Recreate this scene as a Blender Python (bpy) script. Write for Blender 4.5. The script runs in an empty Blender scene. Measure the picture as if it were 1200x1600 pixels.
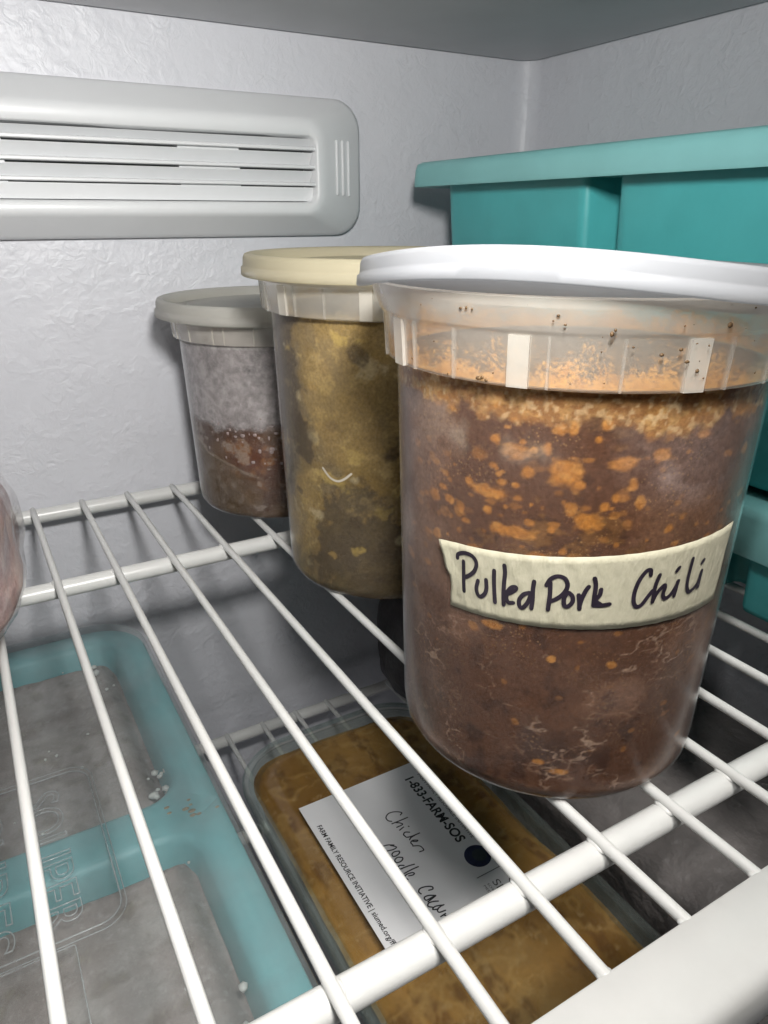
import bpy, bmesh, math, random
import numpy as np
from math import radians, sin, cos, pi

# ------------------------------------------------------------------ camera, light, exposure
scn = bpy.context.scene
COL = scn.collection
cam_d = bpy.data.cameras.new('camera'); cam = bpy.data.objects.new('camera', cam_d); COL.objects.link(cam)
cam.location = (0, 0, .15)
cam.rotation_euler = (radians(90 - 22.3), 0, radians(-30.0))
cam_d.sensor_fit = 'VERTICAL'; cam_d.sensor_height = 36.0
cam_d.lens = 1130 / 1600 * 36.0
cam_d.clip_start = .005; cam_d.clip_end = 20
scn.camera = cam

world = bpy.data.worlds.new('World'); scn.world = world; world.use_nodes = True
bg = world.node_tree.nodes['Background']
bg.inputs[0].default_value = (.93, .96, 1.0, 1); bg.inputs[1].default_value = .02

lamp_d = bpy.data.lights.new('freezer_lamp', 'AREA'); lamp_d.shape = 'DISK'; lamp_d.size = .045; lamp_d.energy = 1.6
lamp_d.color = (1.0, .985, .955)
lamp = bpy.data.objects.new('freezer_lamp', lamp_d); lamp.location = (.036, .030, .226); COL.objects.link(lamp)
lamp.rotation_euler = (radians(90 - 1), 0, radians(14))      # the lamp lens faces the back of the cabinet

lip_fill_d = bpy.data.lights.new('lip_fill_light', 'AREA'); lip_fill_d.shape = 'DISK'; lip_fill_d.size = .22; lip_fill_d.energy = 9.0; lip_fill_d.color = (1.0, .97, .93)  # unseen lamp added to brighten the shelf's front lip, bar and wires
lip_fill = bpy.data.objects.new('lip_fill_light', lip_fill_d); lip_fill.location = (.12, -.36, .92); lip_fill.rotation_euler = (radians(29), 0, 0); COL.objects.link(lip_fill)

scn.view_settings.view_transform = 'Standard'; scn.view_settings.look = 'None'
scn.view_settings.exposure = 0.0; scn.view_settings.gamma = 1.0
scn.render.engine = 'CYCLES'
scn.cycles.use_denoising = True; scn.cycles.use_adaptive_sampling = True; scn.cycles.adaptive_threshold = .03
scn.cycles.max_bounces = 8; scn.cycles.transparent_max_bounces = 24; scn.cycles.diffuse_bounces = 4
scn.cycles.sample_clamp_indirect = 6.0
scn.cycles.caustics_reflective = False; scn.cycles.caustics_refractive = False

# ------------------------------------------------------------------ data traced on the things themselves
TAPE_STROKES = [[[195.0,0.07097],[195.3,0.07206],[197.56,0.07301],[200.04,0.07299],[201.49,0.07215],[201.97,0.07095],[201.5,0.06928],[200.27,0.06784],[198.4,0.06652]],[[197.34,0.07062],[197.53,0.06753],[197.66,0.0646],[197.87,0.06236]],[[202.73,0.06668],[202.27,0.06453],[202.79,0.06285],[203.93,0.06248],[205.24,0.06373],[205.67,0.06541],[205.42,0.06759]],[[207.87,0.07071],[207.98,0.06797],[208.31,0.0647],[208.66,0.06208]],[[210.92,0.07276],[211.25,0.07087],[211.16,0.06801],[211.17,0.06491],[211.44,0.06204]],[[212.03,0.0652],[213.35,0.06582],[214.72,0.06697],[214.67,0.06761],[213.48,0.06728],[212.36,0.06583],[212.1,0.06422],[212.81,0.06302],[214.28,0.06321]],[[218.79,0.0668],[217.19,0.06609],[216.02,0.06433],[216.28,0.06259],[217.26,0.06244],[218.55,0.06411],[219.21,0.06599]],[[219.9,0.07003],[219.75,0.06783],[219.87,0.06522],[219.74,0.06265]],[[224.44,0.07036],[224.64,0.0674],[224.58,0.06511],[224.5,0.06299]],[[223.44,0.0695],[224.44,0.0713],[226.28,0.07224],[228.25,0.07188],[229.19,0.07047],[229.07,0.06897],[227.99,0.06738],[226.36,0.06608],[224.67,0.06521]],[[229.45,0.06826],[228.67,0.0665],[228.99,0.06462],[230.08,0.06454],[231.12,0.06575],[230.93,0.06725],[229.85,0.06819]],[[232.64,0.06773],[233.06,0.06588],[233.3,0.06399]],[[233.23,0.06493],[233.7,0.06704],[234.43,0.06895],[235.15,0.07009]],[[236.5,0.07233],[237.04,0.07052],[237.05,0.06773],[237.12,0.06509]],[[238.67,0.06944],[238.5,0.06793],[237.53,0.06642],[239.07,0.06541]],[[237.12,0.06509],[239.12,0.06511],[241.67,0.0655]],[[252.72,0.07266],[252.44,0.07397],[251.09,0.07379],[249.46,0.07155],[248.62,0.06881],[248.66,0.06617],[249.67,0.06447],[251.28,0.06473],[252.8,0.06663],[254.13,0.06832]],[[255.68,0.07235],[254.86,0.06945],[254.82,0.06519]],[[254.86,0.06559],[255.79,0.06752],[257.67,0.0693],[258.28,0.06882],[257.98,0.06683],[258.93,0.06567],[260.53,0.06624],[261.96,0.06805],[262.76,0.06975]],[[262.6,0.06978],[262.34,0.06717],[262.15,0.06577]],[[262.16,0.07345],[261.41,0.07268]],[[266.87,0.07504],[266.58,0.07209],[266.49,0.06846],[267.52,0.0661],[269.15,0.06606],[271.27,0.06766],[272.04,0.07078]],[[272.04,0.07078],[271.86,0.06794],[271.77,0.0663]],[[271.99,0.07373],[271.38,0.07305]]]
LABEL_STROKES = [[[0.14117,0.22863],[0.14246,0.22965],[0.14003,0.23164],[0.13682,0.23232],[0.13437,0.23081],[0.1342,0.2286],[0.13544,0.22731]],[[0.14339,0.2256],[0.13918,0.22572],[0.13485,0.22594]],[[0.13688,0.22562],[0.13869,0.22418],[0.13889,0.22304],[0.1357,0.22291]],[[0.13862,0.2215],[0.13598,0.22079]],[[0.14085,0.22078],[0.14098,0.22048]],[[0.13943,0.21741],[0.13764,0.21845],[0.13624,0.2176],[0.13647,0.21583]],[[0.14325,0.21466],[0.13914,0.21483],[0.13667,0.21545]],[[0.14082,0.21469],[0.13845,0.21442],[0.13706,0.2136]],[[0.13785,0.21206],[0.13945,0.21114],[0.14015,0.21154],[0.13815,0.21254],[0.13668,0.21194],[0.13674,0.2103]],[[0.13643,0.2098],[0.13905,0.20844],[0.13971,0.20674],[0.13944,0.20532],[0.13737,0.20548]],[[0.12443,0.21662],[0.12685,0.21602],[0.12924,0.21463]],[[0.12769,0.21527],[0.12961,0.2131],[0.1278,0.21257],[0.12481,0.21325]],[[0.12955,0.21051],[0.12742,0.21122],[0.12579,0.21061],[0.12574,0.2091],[0.12777,0.20896],[0.12924,0.20965],[0.12939,0.2106]],[[0.12896,0.20673],[0.12708,0.20782],[0.1252,0.20713],[0.1253,0.20556],[0.1272,0.20522],[0.12866,0.20589],[0.12896,0.20673]],[[0.12731,0.20265],[0.12576,0.20354],[0.12444,0.20307],[0.12507,0.20172],[0.12675,0.20173]],[[0.13167,0.20088],[0.12905,0.2014],[0.12492,0.2018]],[[0.13253,0.19889],[0.12926,0.19905],[0.12524,0.19893]],[[0.12626,0.19689],[0.128,0.19637],[0.12906,0.19673],[0.12836,0.19761],[0.12567,0.19795],[0.1243,0.19706],[0.12497,0.19548]],[[0.12982,0.18635],[0.13165,0.18599],[0.13201,0.18717],[0.12962,0.18855],[0.12698,0.18891],[0.12567,0.18782],[0.12603,0.18647]],[[0.13077,0.18282],[0.12841,0.18419],[0.12625,0.1843],[0.12624,0.18273],[0.12905,0.18269],[0.13107,0.18265],[0.1264,0.18174]],[[0.13042,0.17987],[0.12856,0.18072],[0.12637,0.18109],[0.1253,0.17994],[0.12673,0.17859]],[[0.13109,0.17726],[0.12953,0.17794],[0.12761,0.17839],[0.12615,0.1777],[0.12828,0.17669]],[[0.13056,0.17471],[0.12772,0.17527],[0.12788,0.1767],[0.1299,0.17729],[0.13149,0.17725]],[[0.12971,0.17347],[0.12715,0.17324]],[[0.12843,0.17336],[0.12918,0.1727],[0.12923,0.17161]],[[0.12974,0.17004],[0.12831,0.17086],[0.1272,0.16982],[0.12834,0.16916],[0.12961,0.16927],[0.12974,0.17004]],[[0.13132,0.1666],[0.12843,0.16702]],[[0.12845,0.16536],[0.12978,0.165],[0.12992,0.16575],[0.12838,0.16581],[0.1277,0.16457]]]
FAT_BLOBS = [[211.85,0.09936,3.49,0.00238],[240.35,0.09857,4.43,0.00191],[205.15,0.08876,8.3,0.00174],[211.21,0.08003,6.96,0.00164],[235.12,0.10707,1.43,0.00127],[225.33,0.09607,4.91,0.00387],[205.58,0.10182,1.68,0.0012],[215.56,0.09509,2.41,0.00197],[236.85,0.08835,1.54,0.00124],[204.38,0.08419,1.62,0.00131],[183.66,0.08382,3.08,0.00207],[213.6,0.10198,1.04,0.00073],[256.84,0.08224,1.74,0.0015],[232.23,0.08473,3.75,0.00251],[223.3,0.10581,2.24,0.00143],[226.49,0.10602,1.43,0.0017],[250.57,0.10051,3.01,0.00178],[206.04,0.10961,2.19,0.00101],[216.85,0.1004,1.01,0.00073],[220.51,0.1009,1.32,0.00177],[190.41,0.08385,2.35,0.00136],[187.57,0.08655,2.23,0.00102],[239.59,0.09056,1.38,0.00123],[243.92,0.09358,1.76,0.00151],[229.63,0.09332,1.98,0.00121],[197.59,0.09051,1.77,0.0013],[212.61,0.09158,1.43,0.00093],[223.26,0.08177,1.04,0.00096],[184.69,0.07308,1.88,0.00146],[233.16,0.10387,1.13,0.001],[246.54,0.08888,1.66,0.00218],[262.47,0.10431,2.79,0.00106],[166.86,0.0616,3.79,0.00163],[207.19,0.05335,3.36,0.00112],[226.87,0.04694,1.33,0.00094],[245.56,0.04571,1.86,0.00136],[232.82,0.01153,3.38,0.00109],[226.19,0.01397,2.08,0.00086]]

# ------------------------------------------------------------------ material helpers
class NT:
    def __init__(s, name):
        s.m = bpy.data.materials.new(name); s.m.use_nodes = True
        s.t = s.m.node_tree; s.t.nodes.clear(); s.out = s.t.nodes.new('ShaderNodeOutputMaterial')
    def n(s, typ, ins=None, **props):
        nd = s.t.nodes.new('ShaderNode' + typ)
        for k, v in props.items(): setattr(nd, k, v)
        for k, v in (ins or {}).items():
            sock = nd.inputs[k]
            if hasattr(v, 'bl_rna') and isinstance(v, bpy.types.NodeSocket): s.t.links.new(v, sock)
            else: sock.default_value = v
        return nd
    def coord(s, scale=(1, 1, 1)):
        tc = s.n('TexCoord')
        return s.n('Mapping', {'Vector': tc.outputs['Object'], 'Scale': scale}).outputs[0]
    def noise(s, scale, detail=4, rough=.55, dist=0.0, vec=None):
        return s.n('TexNoise', {'Vector': vec or s.coord(), 'Scale': scale, 'Detail': detail, 'Roughness': rough, 'Distortion': dist}).outputs[0]
    def ramp(s, fac, stops):
        r = s.n('ValToRGB', {'Fac': fac}); e = r.color_ramp.elements
        while len(e) < len(stops): e.new(.5)
        for el, (p, c) in zip(e, stops):
            el.position = p; el.color = (c, c, c, 1) if isinstance(c, (int, float)) else (*c, 1)
        return r.outputs[0]
    def mix(s, fac, a, b, mode='MIX'):
        m = s.n('Mix', data_type='RGBA', blend_type=mode)
        for sock, v in ((m.inputs[0], fac), (m.inputs[6], a), (m.inputs[7], b)):
            if isinstance(v, bpy.types.NodeSocket): s.t.links.new(v, sock)
            elif isinstance(v, (int, float)): sock.default_value = v
            else: sock.default_value = (*v, 1)
        return m.outputs[2]
    def math(s, op, a, b=0.0):
        m = s.n('Math', operation=op)
        for sock, v in ((m.inputs[0], a), (m.inputs[1], b)):
            if isinstance(v, bpy.types.NodeSocket): s.t.links.new(v, sock)
            else: sock.default_value = v
        return m.outputs[0]
    def bump(s, h, strength=.3, dist=.001):
        return s.n('Bump', {'Height': h, 'Strength': strength, 'Distance': dist}).outputs[0]
    def bsdf(s, color, rough=.4, normal=None, **kw):
        ins = {'Roughness': rough}
        ins['Base Color'] = color if isinstance(color, bpy.types.NodeSocket) else (*color, 1)
        if normal is not None: ins['Normal'] = normal
        for k, v in kw.items(): ins[k.replace('_', ' ')] = v
        return s.n('BsdfPrincipled', ins).outputs[0]
    def mixs(s, fac, a, b):
        m = s.n('MixShader')
        if isinstance(fac, bpy.types.NodeSocket): s.t.links.new(fac, m.inputs[0])
        else: m.inputs[0].default_value = fac
        s.t.links.new(a, m.inputs[1]); s.t.links.new(b, m.inputs[2])
        return m.outputs[0]
    def done(s, sh):
        s.t.links.new(sh, s.out.inputs[0]); return s.m

def simple(name, color, rough=.4, var=.06, vscale=60, bump=None, **kw):
    t = NT(name)
    nz = t.noise(vscale, 5)
    c = t.mix(t.ramp(nz, [(.3, 0.0), (.7, 1.0)]), tuple(x * (1 - var) for x in color), tuple(min(1, x * (1 + var)) for x in color))
    nrm = None
    if bump: nrm = t.bump(t.noise(bump[0], 4), bump[1], bump[2])
    return t.done(t.bsdf(c, rough, nrm, **kw))

def clear(name, tint, haze, alpha, rough=.25, bump=None, mottled=.12, mscale=45, ior=1.42):
    """thin clear or milky plastic: mostly see-through, partly scattering, with gloss on top"""
    t = NT(name)
    nrm = t.bump(t.noise(bump[0], 5, dist=1.0), bump[1], bump[2]) if bump else None
    tr = t.n('BsdfTransparent', {'Color': (*tint, 1)}).outputs[0]
    body = t.bsdf(haze, rough, nrm)
    tl = t.n('BsdfTranslucent', {'Color': (*haze, 1)}).outputs[0]
    body = t.mixs(.35, body, tl)
    nz = t.ramp(t.noise(mscale, 5), [(.3, max(0, alpha - mottled)), (.75, min(1, alpha + mottled))])
    mixed = t.mixs(nz, tr, body)
    gl = t.n('BsdfGlossy', {'Roughness': rough, 'Color': (1, 1, 1, 1)})
    if nrm is not None: t.t.links.new(nrm, gl.inputs['Normal'])
    fr = t.n('Fresnel', {'IOR': ior})
    if nrm is not None: t.t.links.new(nrm, fr.inputs['Normal'])
    back = t.n('NewGeometry').outputs['Backfacing']      # gloss only on the outer side of the wall
    return t.done(t.mixs(t.math('MULTIPLY', fr.outputs[0], t.math('SUBTRACT', 1.0, back)), mixed, gl.outputs[0]))

M = {}
# freezer liner: white moulded plastic with a leathery emboss
t = NT('liner'); v = t.coord()
h1 = t.noise(130, 3, .5, 1.6, v); h2 = t.noise(420, 3, .5, .6, v)
vor = t.n('TexVoronoi', {'Vector': t.coord((1, 1, 1.6)), 'Scale': 150.0}, feature='SMOOTH_F1').outputs[0]
h = t.math('ADD', t.math('MULTIPLY', h1, 1.0), t.math('ADD', t.math('MULTIPLY', h2, .35), t.math('MULTIPLY', vor, .5)))
c = t.mix(t.noise(14, 4), (.605, .61, .65), (.655, .66, .695))
h = t.math('MULTIPLY', h, t.ramp(t.noise(38, 3, .5, 0, v), [(.35, .25), (.65, 1.0)]))
M['liner'] = t.done(t.bsdf(c, .40, t.bump(h, .55, .0014), Specular_IOR_Level=.4))
M['ceiling'] = simple('ceiling_plastic', (.46, .46, .47), .45, .05, 20, (300, .15, .0006))
M['dark_gap'] = simple('dark_gap', (.015, .015, .017), .8, .1)
M['vent'] = simple('vent_plastic', (.72, .73, .74), .38, .02, 25, (900, .06, .0003))
M['coat'] = simple('white_vinyl_coating', (.67, .67, .65), .3, .025, 90, (260, .10, .0006))
M['teal'] = simple('teal_plastic', (.072, .41, .42), .42, .10, 22, (700, .10, .0004))
M['teal_lid'] = simple('teal_lid_sheen', (.22, .50, .50), .45, .05, 30, (600, .12, .0004))  # paler and greyer than the body: grazing sheen put into the colour
M['teal_sil'] = simple('teal_silicone', (.15, .40, .42), .5, .06, 40, (500, .10, .0004))
M['lid_white'] = None
def lid_mat(name, col):
    t = NT(name)
    c = t.mix(t.ramp(t.noise(70, 5), [(.35, 0.0), (.7, 1.0)]), tuple(x * .95 for x in col), col)
    b = t.bsdf(c, .32, t.bump(t.noise(350, 4), .07, .0005))
    tl = t.n('BsdfTranslucent', {'Color': (*col, 1)}).outputs[0]
    milky = t.mixs(.45, b, tl)
    return t.done(t.mixs(.20, milky, t.n('BsdfTransparent', {'Color': (.97, .97, .96, 1)}).outputs[0]))
M['lid_white'] = lid_mat('white_lid', (.52, .53, .555))
M['lid_cream'] = lid_mat('cream_lid', (.68, .62, .45))
M['lid_grey'] = lid_mat('grey_lid', (.66, .645, .60))
M['cup'] = clear('milky_cup', (.97, .96, .95), (.50, .42, .38), .065, .24, (120, .04, .0006), .06, 38, ior=1.24)
M['cup_rim'] = clear('milky_rim', (.95, .95, .95), (.90, .84, .75), .46, .2, (240, .05, .0005), .06)
M['cup_lug'] = clear('milky_lug', (.95, .95, .95), (.90, .86, .78), .38, .25, (240, .05, .0004), .05)
M['frost_cup'] = clear('frosted_cup', (.95, .94, .95), (.62, .56, .55), .10, .35, (500, .3, .0005), .09, 160)
M['cup_rib'] = clear('milky_rib', (.97, .97, .97), (.84, .80, .73), .16, .25)
M['clear_lid'] = clear('clear_lid', (.93, .96, .97), (.50, .52, .52), .27, .12, (30, .15, .002), .13, 28)
M['box_lid'] = clear('box_lid', (.97, .97, .95), (.40, .36, .28), .10, .15, (30, .15, .002), .05)
M['clear_edge'] = clear('clear_edge', (.90, .96, .96), (.42, .50, .50), .16, .15)
M['emboss'] = clear('embossed_plastic', (.9, .93, .94), (.75, .77, .77), .35, .10)
M['film'] = clear('bag_film', (.97, .96, .96), (.75, .68, .66), .10, .10, (120, .35, .002), .08, 90)
M['glass_body'] = clear('casserole_wall', (.92, .96, .95), (.28, .32, .30), .14, .15)
M['ink'] = simple('marker_ink', (.018, .012, .022), .45, .3, 300)
M['ball_ink'] = simple('pen_ink', (.03, .03, .035), .5, .3, 300)
M['print'] = simple('printed_black', (.02, .02, .022), .55, .2, 300)
M['print_grey'] = simple('printed_grey', (.10, .10, .105), .6, .2, 300)
M['print_blue'] = simple('printed_navy', (.015, .018, .06), .5, .3, 400)
M['paper'] = simple('label_paper', (.74, .74, .75), .55, .03, 40, (900, .1, .0003))
# masking tape: crepe paper
t = NT('masking_tape'); v = t.coord()
cr = t.n('TexNoise', {'Vector': t.coord((1, 1, .35)), 'Scale': 900.0, 'Detail': 4.0}).outputs[0]
c = t.mix(t.ramp(t.noise(260, 5, .6, .5, v), [(.3, 0.0), (.7, 1.0)]), (.39, .365, .265), (.49, .46, .345))
M['tape'] = t.done(t.bsdf(c, .7, t.bump(cr, .45, .0007)))

def food_mat(name, rough=.45, speck=None, bumps=.25, grain=(.72, 1.2)):
    t = NT(name)
    a = t.n('Attribute', attribute_name='paint').outputs[0]
    c = t.mix(t.ramp(t.noise(900, 4, .6), [(.3, 0.0), (.72, 1.0)]), t.mix(1.0, a, (grain[0],) * 3, 'MULTIPLY'), t.mix(1.0, a, (grain[1],) * 3, 'MULTIPLY'))
    if speck:
        vo = t.n('TexVoronoi', {'Vector': t.coord(), 'Scale': speck[0]}).outputs[0]
        dens = t.ramp(t.noise(70, 3), [(.42, 0.0), (.62, 1.0)])
        m = t.math('MULTIPLY', t.ramp(vo, [(speck[2] * .6, 1.0), (speck[2], 0.0)]), dens)
        c = t.mix(t.math('MULTIPLY', m, speck[3]), c, speck[1])
    return t.done(t.bsdf(c, rough, t.bump(t.noise(420, 5), bumps, .001), Specular_IOR_Level=.04))
M['chili'] = food_mat('frozen_chili', .45, (950.0, (.42, .25, .10), .30, .28))
M['stew'] = food_mat('frozen_stew', .5, (500.0, (.34, .27, .14), .22, .35))
M['sauce'] = food_mat('frozen_sauce', .45, (700.0, (.36, .30, .28), .26, .5))
M['bake'] = food_mat('casserole_food', .4, (300.0, (.40, .25, .10), .22, .12), .06, (.90, 1.08))
M['ice'] = food_mat('frosted_food', .6, (600.0, (.40, .38, .36), .28, .3), .2, (.88, 1.1))
M['meat'] = food_mat('frozen_meat', .4, (260.0, (.45, .33, .31), .25, .4), .4)
M['crumb'] = simple('ice_crumb', (.62, .62, .58), .4, .1, 300)
M['grey_bag'] = simple('grey_bag', (.20, .185, .18), .35, .2, 40, (60, .8, .004))
M['black_bag'] = simple('dark_wrap', (.045, .038, .038), .4, .2, 60, (80, .6, .003))

def residue_mat(name, col, z0, z1, thr):
    """dried splashes: coloured flecks on a see-through film, denser towards the fill line"""
    t = NT(name)
    tc = t.n('TexCoord').outputs['Object']
    z = t.n('SeparateXYZ', {'Vector': tc}).outputs[2]
    f = t.n('MapRange', {'Value': z, 'From Min': z0, 'From Max': z1, 'To Min': 1.0, 'To Max': 0.0}).outputs[0]
    n1 = t.noise(120, 3, .5, 0, tc); n2 = t.noise(1300, 4, .65, 0, tc)
    s = t.math('ADD', t.math('MULTIPLY', n1, 1.1), t.math('ADD', t.math('MULTIPLY', n2, 1.7), t.math('MULTIPLY', f, .80)))
    m = t.ramp(t.math('MULTIPLY', s, .4), [(thr, 0.0), (thr + .10, 1.0)])
    c = t.mix(t.ramp(t.noise(420, 4, .6, 0, tc), [(.35, 0.0), (.65, 1.0)]), tuple(x * y for x, y in zip(col, (.75, .62, .4))), tuple(min(1, x * 1.2) for x in col))
    return t.done(t.mixs(t.math('MULTIPLY', m, .95), t.n('BsdfTransparent').outputs[0], t.bsdf(c, .5)))
M['residue'] = residue_mat('orange_residue', (.82, .42, .08), .1140, .1285, .725)
M['residue2'] = residue_mat('yellow_residue', (.62, .46, .20), .1135, .1265, .80)

# ------------------------------------------------------------------ object helpers
def link(name, me, mat=None, parent=None, smooth=True):
    o = bpy.data.objects.new(name, me); COL.objects.link(o)
    if mat is not None and not me.materials: me.materials.append(mat)
    if smooth:
        me.polygons.foreach_set('use_smooth', [True] * len(me.polygons))
    if parent is not None: o.parent = parent
    return o
def mesh(verts, faces):
    me = bpy.data.meshes.new('m'); me.from_pydata([tuple(v) for v in verts], [], faces); me.update(); return me
def from_bm(bm):
    bmesh.ops.recalc_face_normals(bm, faces=bm.faces)
    me = bpy.data.meshes.new('m'); bm.to_mesh(me); bm.free(); return me
def sharp(o, ang=35):
    me = o.data
    if hasattr(me, 'set_sharp_from_angle'): me.set_sharp_from_angle(angle=radians(ang))
    return o
def thing(name, label, cat, loc=(0, 0, 0), group=None):
    o = bpy.data.objects.new(name, None); COL.objects.link(o); o.location = loc
    o.empty_display_size = .01
    return tag(o, label, cat, group)
def tag(o, label, cat, group=None):
    o['label'] = label; o['category'] = cat
    if group: o['group'] = group
    return o
def struct(o):
    o['kind'] = 'structure'; return o
def lathe(prof, n=96, a0=0.0, close=True, dz=None):
    """prof: list of (r, z); dz(angle_deg, r) optional extra lift"""
    V, F = [], []
    for i in range(n):
        a = 2 * pi * i / n
        for r, z in prof:
            V.append((r * cos(a), r * sin(a), z + (dz(math.degrees(a), r) if dz else 0)))
    k = len(prof)
    for i in range(n):
        j = (i + 1) % n
        for p in range(k - 1):
            F.append((i * k + p, j * k + p, j * k + p + 1, i * k + p + 1))
    bm = bmesh.new(); me = mesh(V, F); bm.from_mesh(me); bpy.data.meshes.remove(me)
    bmesh.ops.remove_doubles(bm, verts=bm.verts, dist=1e-6)
    return from_bm(bm)
def box(x0, x1, y0, y1, z0, z1, bevel=0.0, seg=2):
    bm = bmesh.new(); bmesh.ops.create_cube(bm, size=1)
    for v in bm.verts:
        v.co = ((x0 + x1) / 2 + v.co.x * (x1 - x0), (y0 + y1) / 2 + v.co.y * (y1 - y0), (z0 + z1) / 2 + v.co.z * (z1 - z0))
    if bevel: bmesh.ops.bevel(bm, geom=bm.edges[:], offset=bevel, segments=seg, affect='EDGES', profile=.5)
    return from_bm(bm)
def prism(poly, axis, a, b, bevel=0.0):
    """poly = 2D outline; extruded along axis 'x' (poly is y,z) or 'z' (poly is x,y)"""
    f = (lambda p, t: (t, p[0], p[1])) if axis == 'x' else (lambda p, t: (p[0], p[1], t))
    n = len(poly); V = [f(p, a) for p in poly] + [f(p, b) for p in poly]
    F = [tuple(range(n)), tuple(range(2 * n - 1, n - 1, -1))] + [(i, (i + 1) % n, n + (i + 1) % n, n + i) for i in range(n)]
    bm = bmesh.new(); me = mesh(V, F); bm.from_mesh(me); bpy.data.meshes.remove(me)
    if bevel: bmesh.ops.bevel(bm, geom=bm.edges[:], offset=bevel, segments=2, affect='EDGES', profile=.5)
    return from_bm(bm)
def rod(p, q, r, n=14, rings=1, bend=None, round_end=True):
    """a rod from p to q; bend(t) -> offset"""
    p = np.array(p, float); q = np.array(q, float); d = (q - p) / np.linalg.norm(q - p)
    u = np.cross(d, (0, 0, 1) if abs(d[2]) < .9 else (1, 0, 0)); u /= np.linalg.norm(u); w = np.cross(d, u)
    L = np.linalg.norm(q - p); st = []
    if round_end: st += [(-.0 * r, .55 * r), (.3 * r, .9 * r)]
    st += [(r * .8 + (L - 1.6 * r) * i / rings, r) for i in range(rings + 1)]
    if round_end: st += [(L - .3 * r, .9 * r), (L, .55 * r)]
    V, F = [], []
    for s, rr in st:
        off = np.array(bend(s / L)) if bend else 0
        for k in range(n):
            a = 2 * pi * k / n; V.append(p + d * s + off + rr * (u * cos(a) + w * sin(a)))
    for i in range(len(st) - 1):
        for k in range(n): F.append((i * n + k, i * n + (k + 1) % n, (i + 1) * n + (k + 1) % n, (i + 1) * n + k))
    F += [tuple(range(n - 1, -1, -1)), tuple((len(st) - 1) * n + k for k in range(n))]
    return mesh(V, F)
def rrect(x0, x1, y0, y1, rads, n=8):
    """rounded rectangle, counter-clockwise from the lower-left corner; rads = ll, lr, ur, ul"""
    if not isinstance(rads, (tuple, list)): rads = (rads,) * 4
    P = []
    for (cx, cy, a), r in zip(((x0, y0, 180), (x1, y0, 270), (x1, y1, 0), (x0, y1, 90)), rads):
        ox = cx + r * (1 if cx == x0 else -1); oy = cy + r * (1 if cy == y0 else -1)
        for i in range(n + 1):
            t = radians(a + 90 * i / n); P.append((ox + r * cos(t), oy + r * sin(t)))
    return P
def loops(L, cap0=False, cap1=False, closed_sections=False):
    """skin a list of equally long closed loops of 3D points"""
    n = len(L[0]); V = [p for l in L for p in l]; F = []
    for i in range(len(L) - 1):
        for k in range(n): F.append((i * n + k, i * n + (k + 1) % n, (i + 1) * n + (k + 1) % n, (i + 1) * n + k))
    if cap0: F.append(tuple(range(n - 1, -1, -1)))
    if cap1: F.append(tuple((len(L) - 1) * n + k for k in range(n)))
    bm = bmesh.new(); me = mesh(V, F); bm.from_mesh(me); bpy.data.meshes.remove(me)
    return from_bm(bm)

# numpy value noise for painting food
_rs = np.random.RandomState(7); _tab = _rs.rand(64, 64, 64).astype(np.float32)
def vnoise(P, s):
    q = P * s; i = np.floor(q).astype(int); f = q - i; f = f * f * (3 - 2 * f); o = 0
    for dx in (0, 1):
        for dy in (0, 1):
            for dz in (0, 1):
                w = (f[:, 0] if dx else 1 - f[:, 0]) * (f[:, 1] if dy else 1 - f[:, 1]) * (f[:, 2] if dz else 1 - f[:, 2])
                o = o + w * _tab[(i[:, 0] + dx) % 64, (i[:, 1] + dy) % 64, (i[:, 2] + dz) % 64]
    return o
def fbm(P, s, o=4, g=.5):
    a, w, t = 0, 1.0, 0
    for k in range(o):
        a = a + w * vnoise(P + k * .37, s * 2 ** k); t += w; w *= g
    return a / t
def sst(x, a, b):
    t = np.clip((x - a) / (b - a), 0, 1); return t * t * (3 - 2 * t)
def lay(c, m, col):
    return c * (1 - m[:, None]) + np.array(col)[None] * m[:, None]
def paint(me, cols):
    at = me.color_attributes.new('paint', 'FLOAT_COLOR', 'POINT')
    a = np.ones((len(me.vertices), 4), np.float32); a[:, :3] = np.clip(cols, 0, 1); at.data.foreach_set('color', a.ravel())
def co_of(me):
    a = np.empty(len(me.vertices) * 3); me.vertices.foreach_get('co', a); return a.reshape(-1, 3)
def grid_wall(rad, z0, z1, nt, nz):
    """side wall of a food block as a dense grid plus a closed top and bottom; rad(z) -> radius"""
    th = np.linspace(0, 2 * pi, nt, endpoint=False); zz = np.linspace(z0, z1, nz); V = np.empty((nz, nt, 3))
    for k, z in enumerate(zz):
        r = rad(z); V[k, :, 0] = r * np.cos(th); V[k, :, 1] = r * np.sin(th); V[k, :, 2] = z
    V = np.concatenate([V.reshape(-1, 3), [[0, 0, z0], [0, 0, z1]]])
    F = []
    idx = np.arange(nt); nx = (idx + 1) % nt
    for k in range(nz - 1):
        F += np.stack([k * nt + idx, k * nt + nx, (k + 1) * nt + nx, (k + 1) * nt + idx], 1).tolist()
    F += [(int(nz * nt), int(j), int(i)) for i, j in zip(idx, nx)]
    F += [(int(nz * nt + 1), int((nz - 1) * nt + i), int((nz - 1) * nt + j)) for i, j in zip(idx, nx)]
    return mesh(V.tolist(), F)
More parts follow.
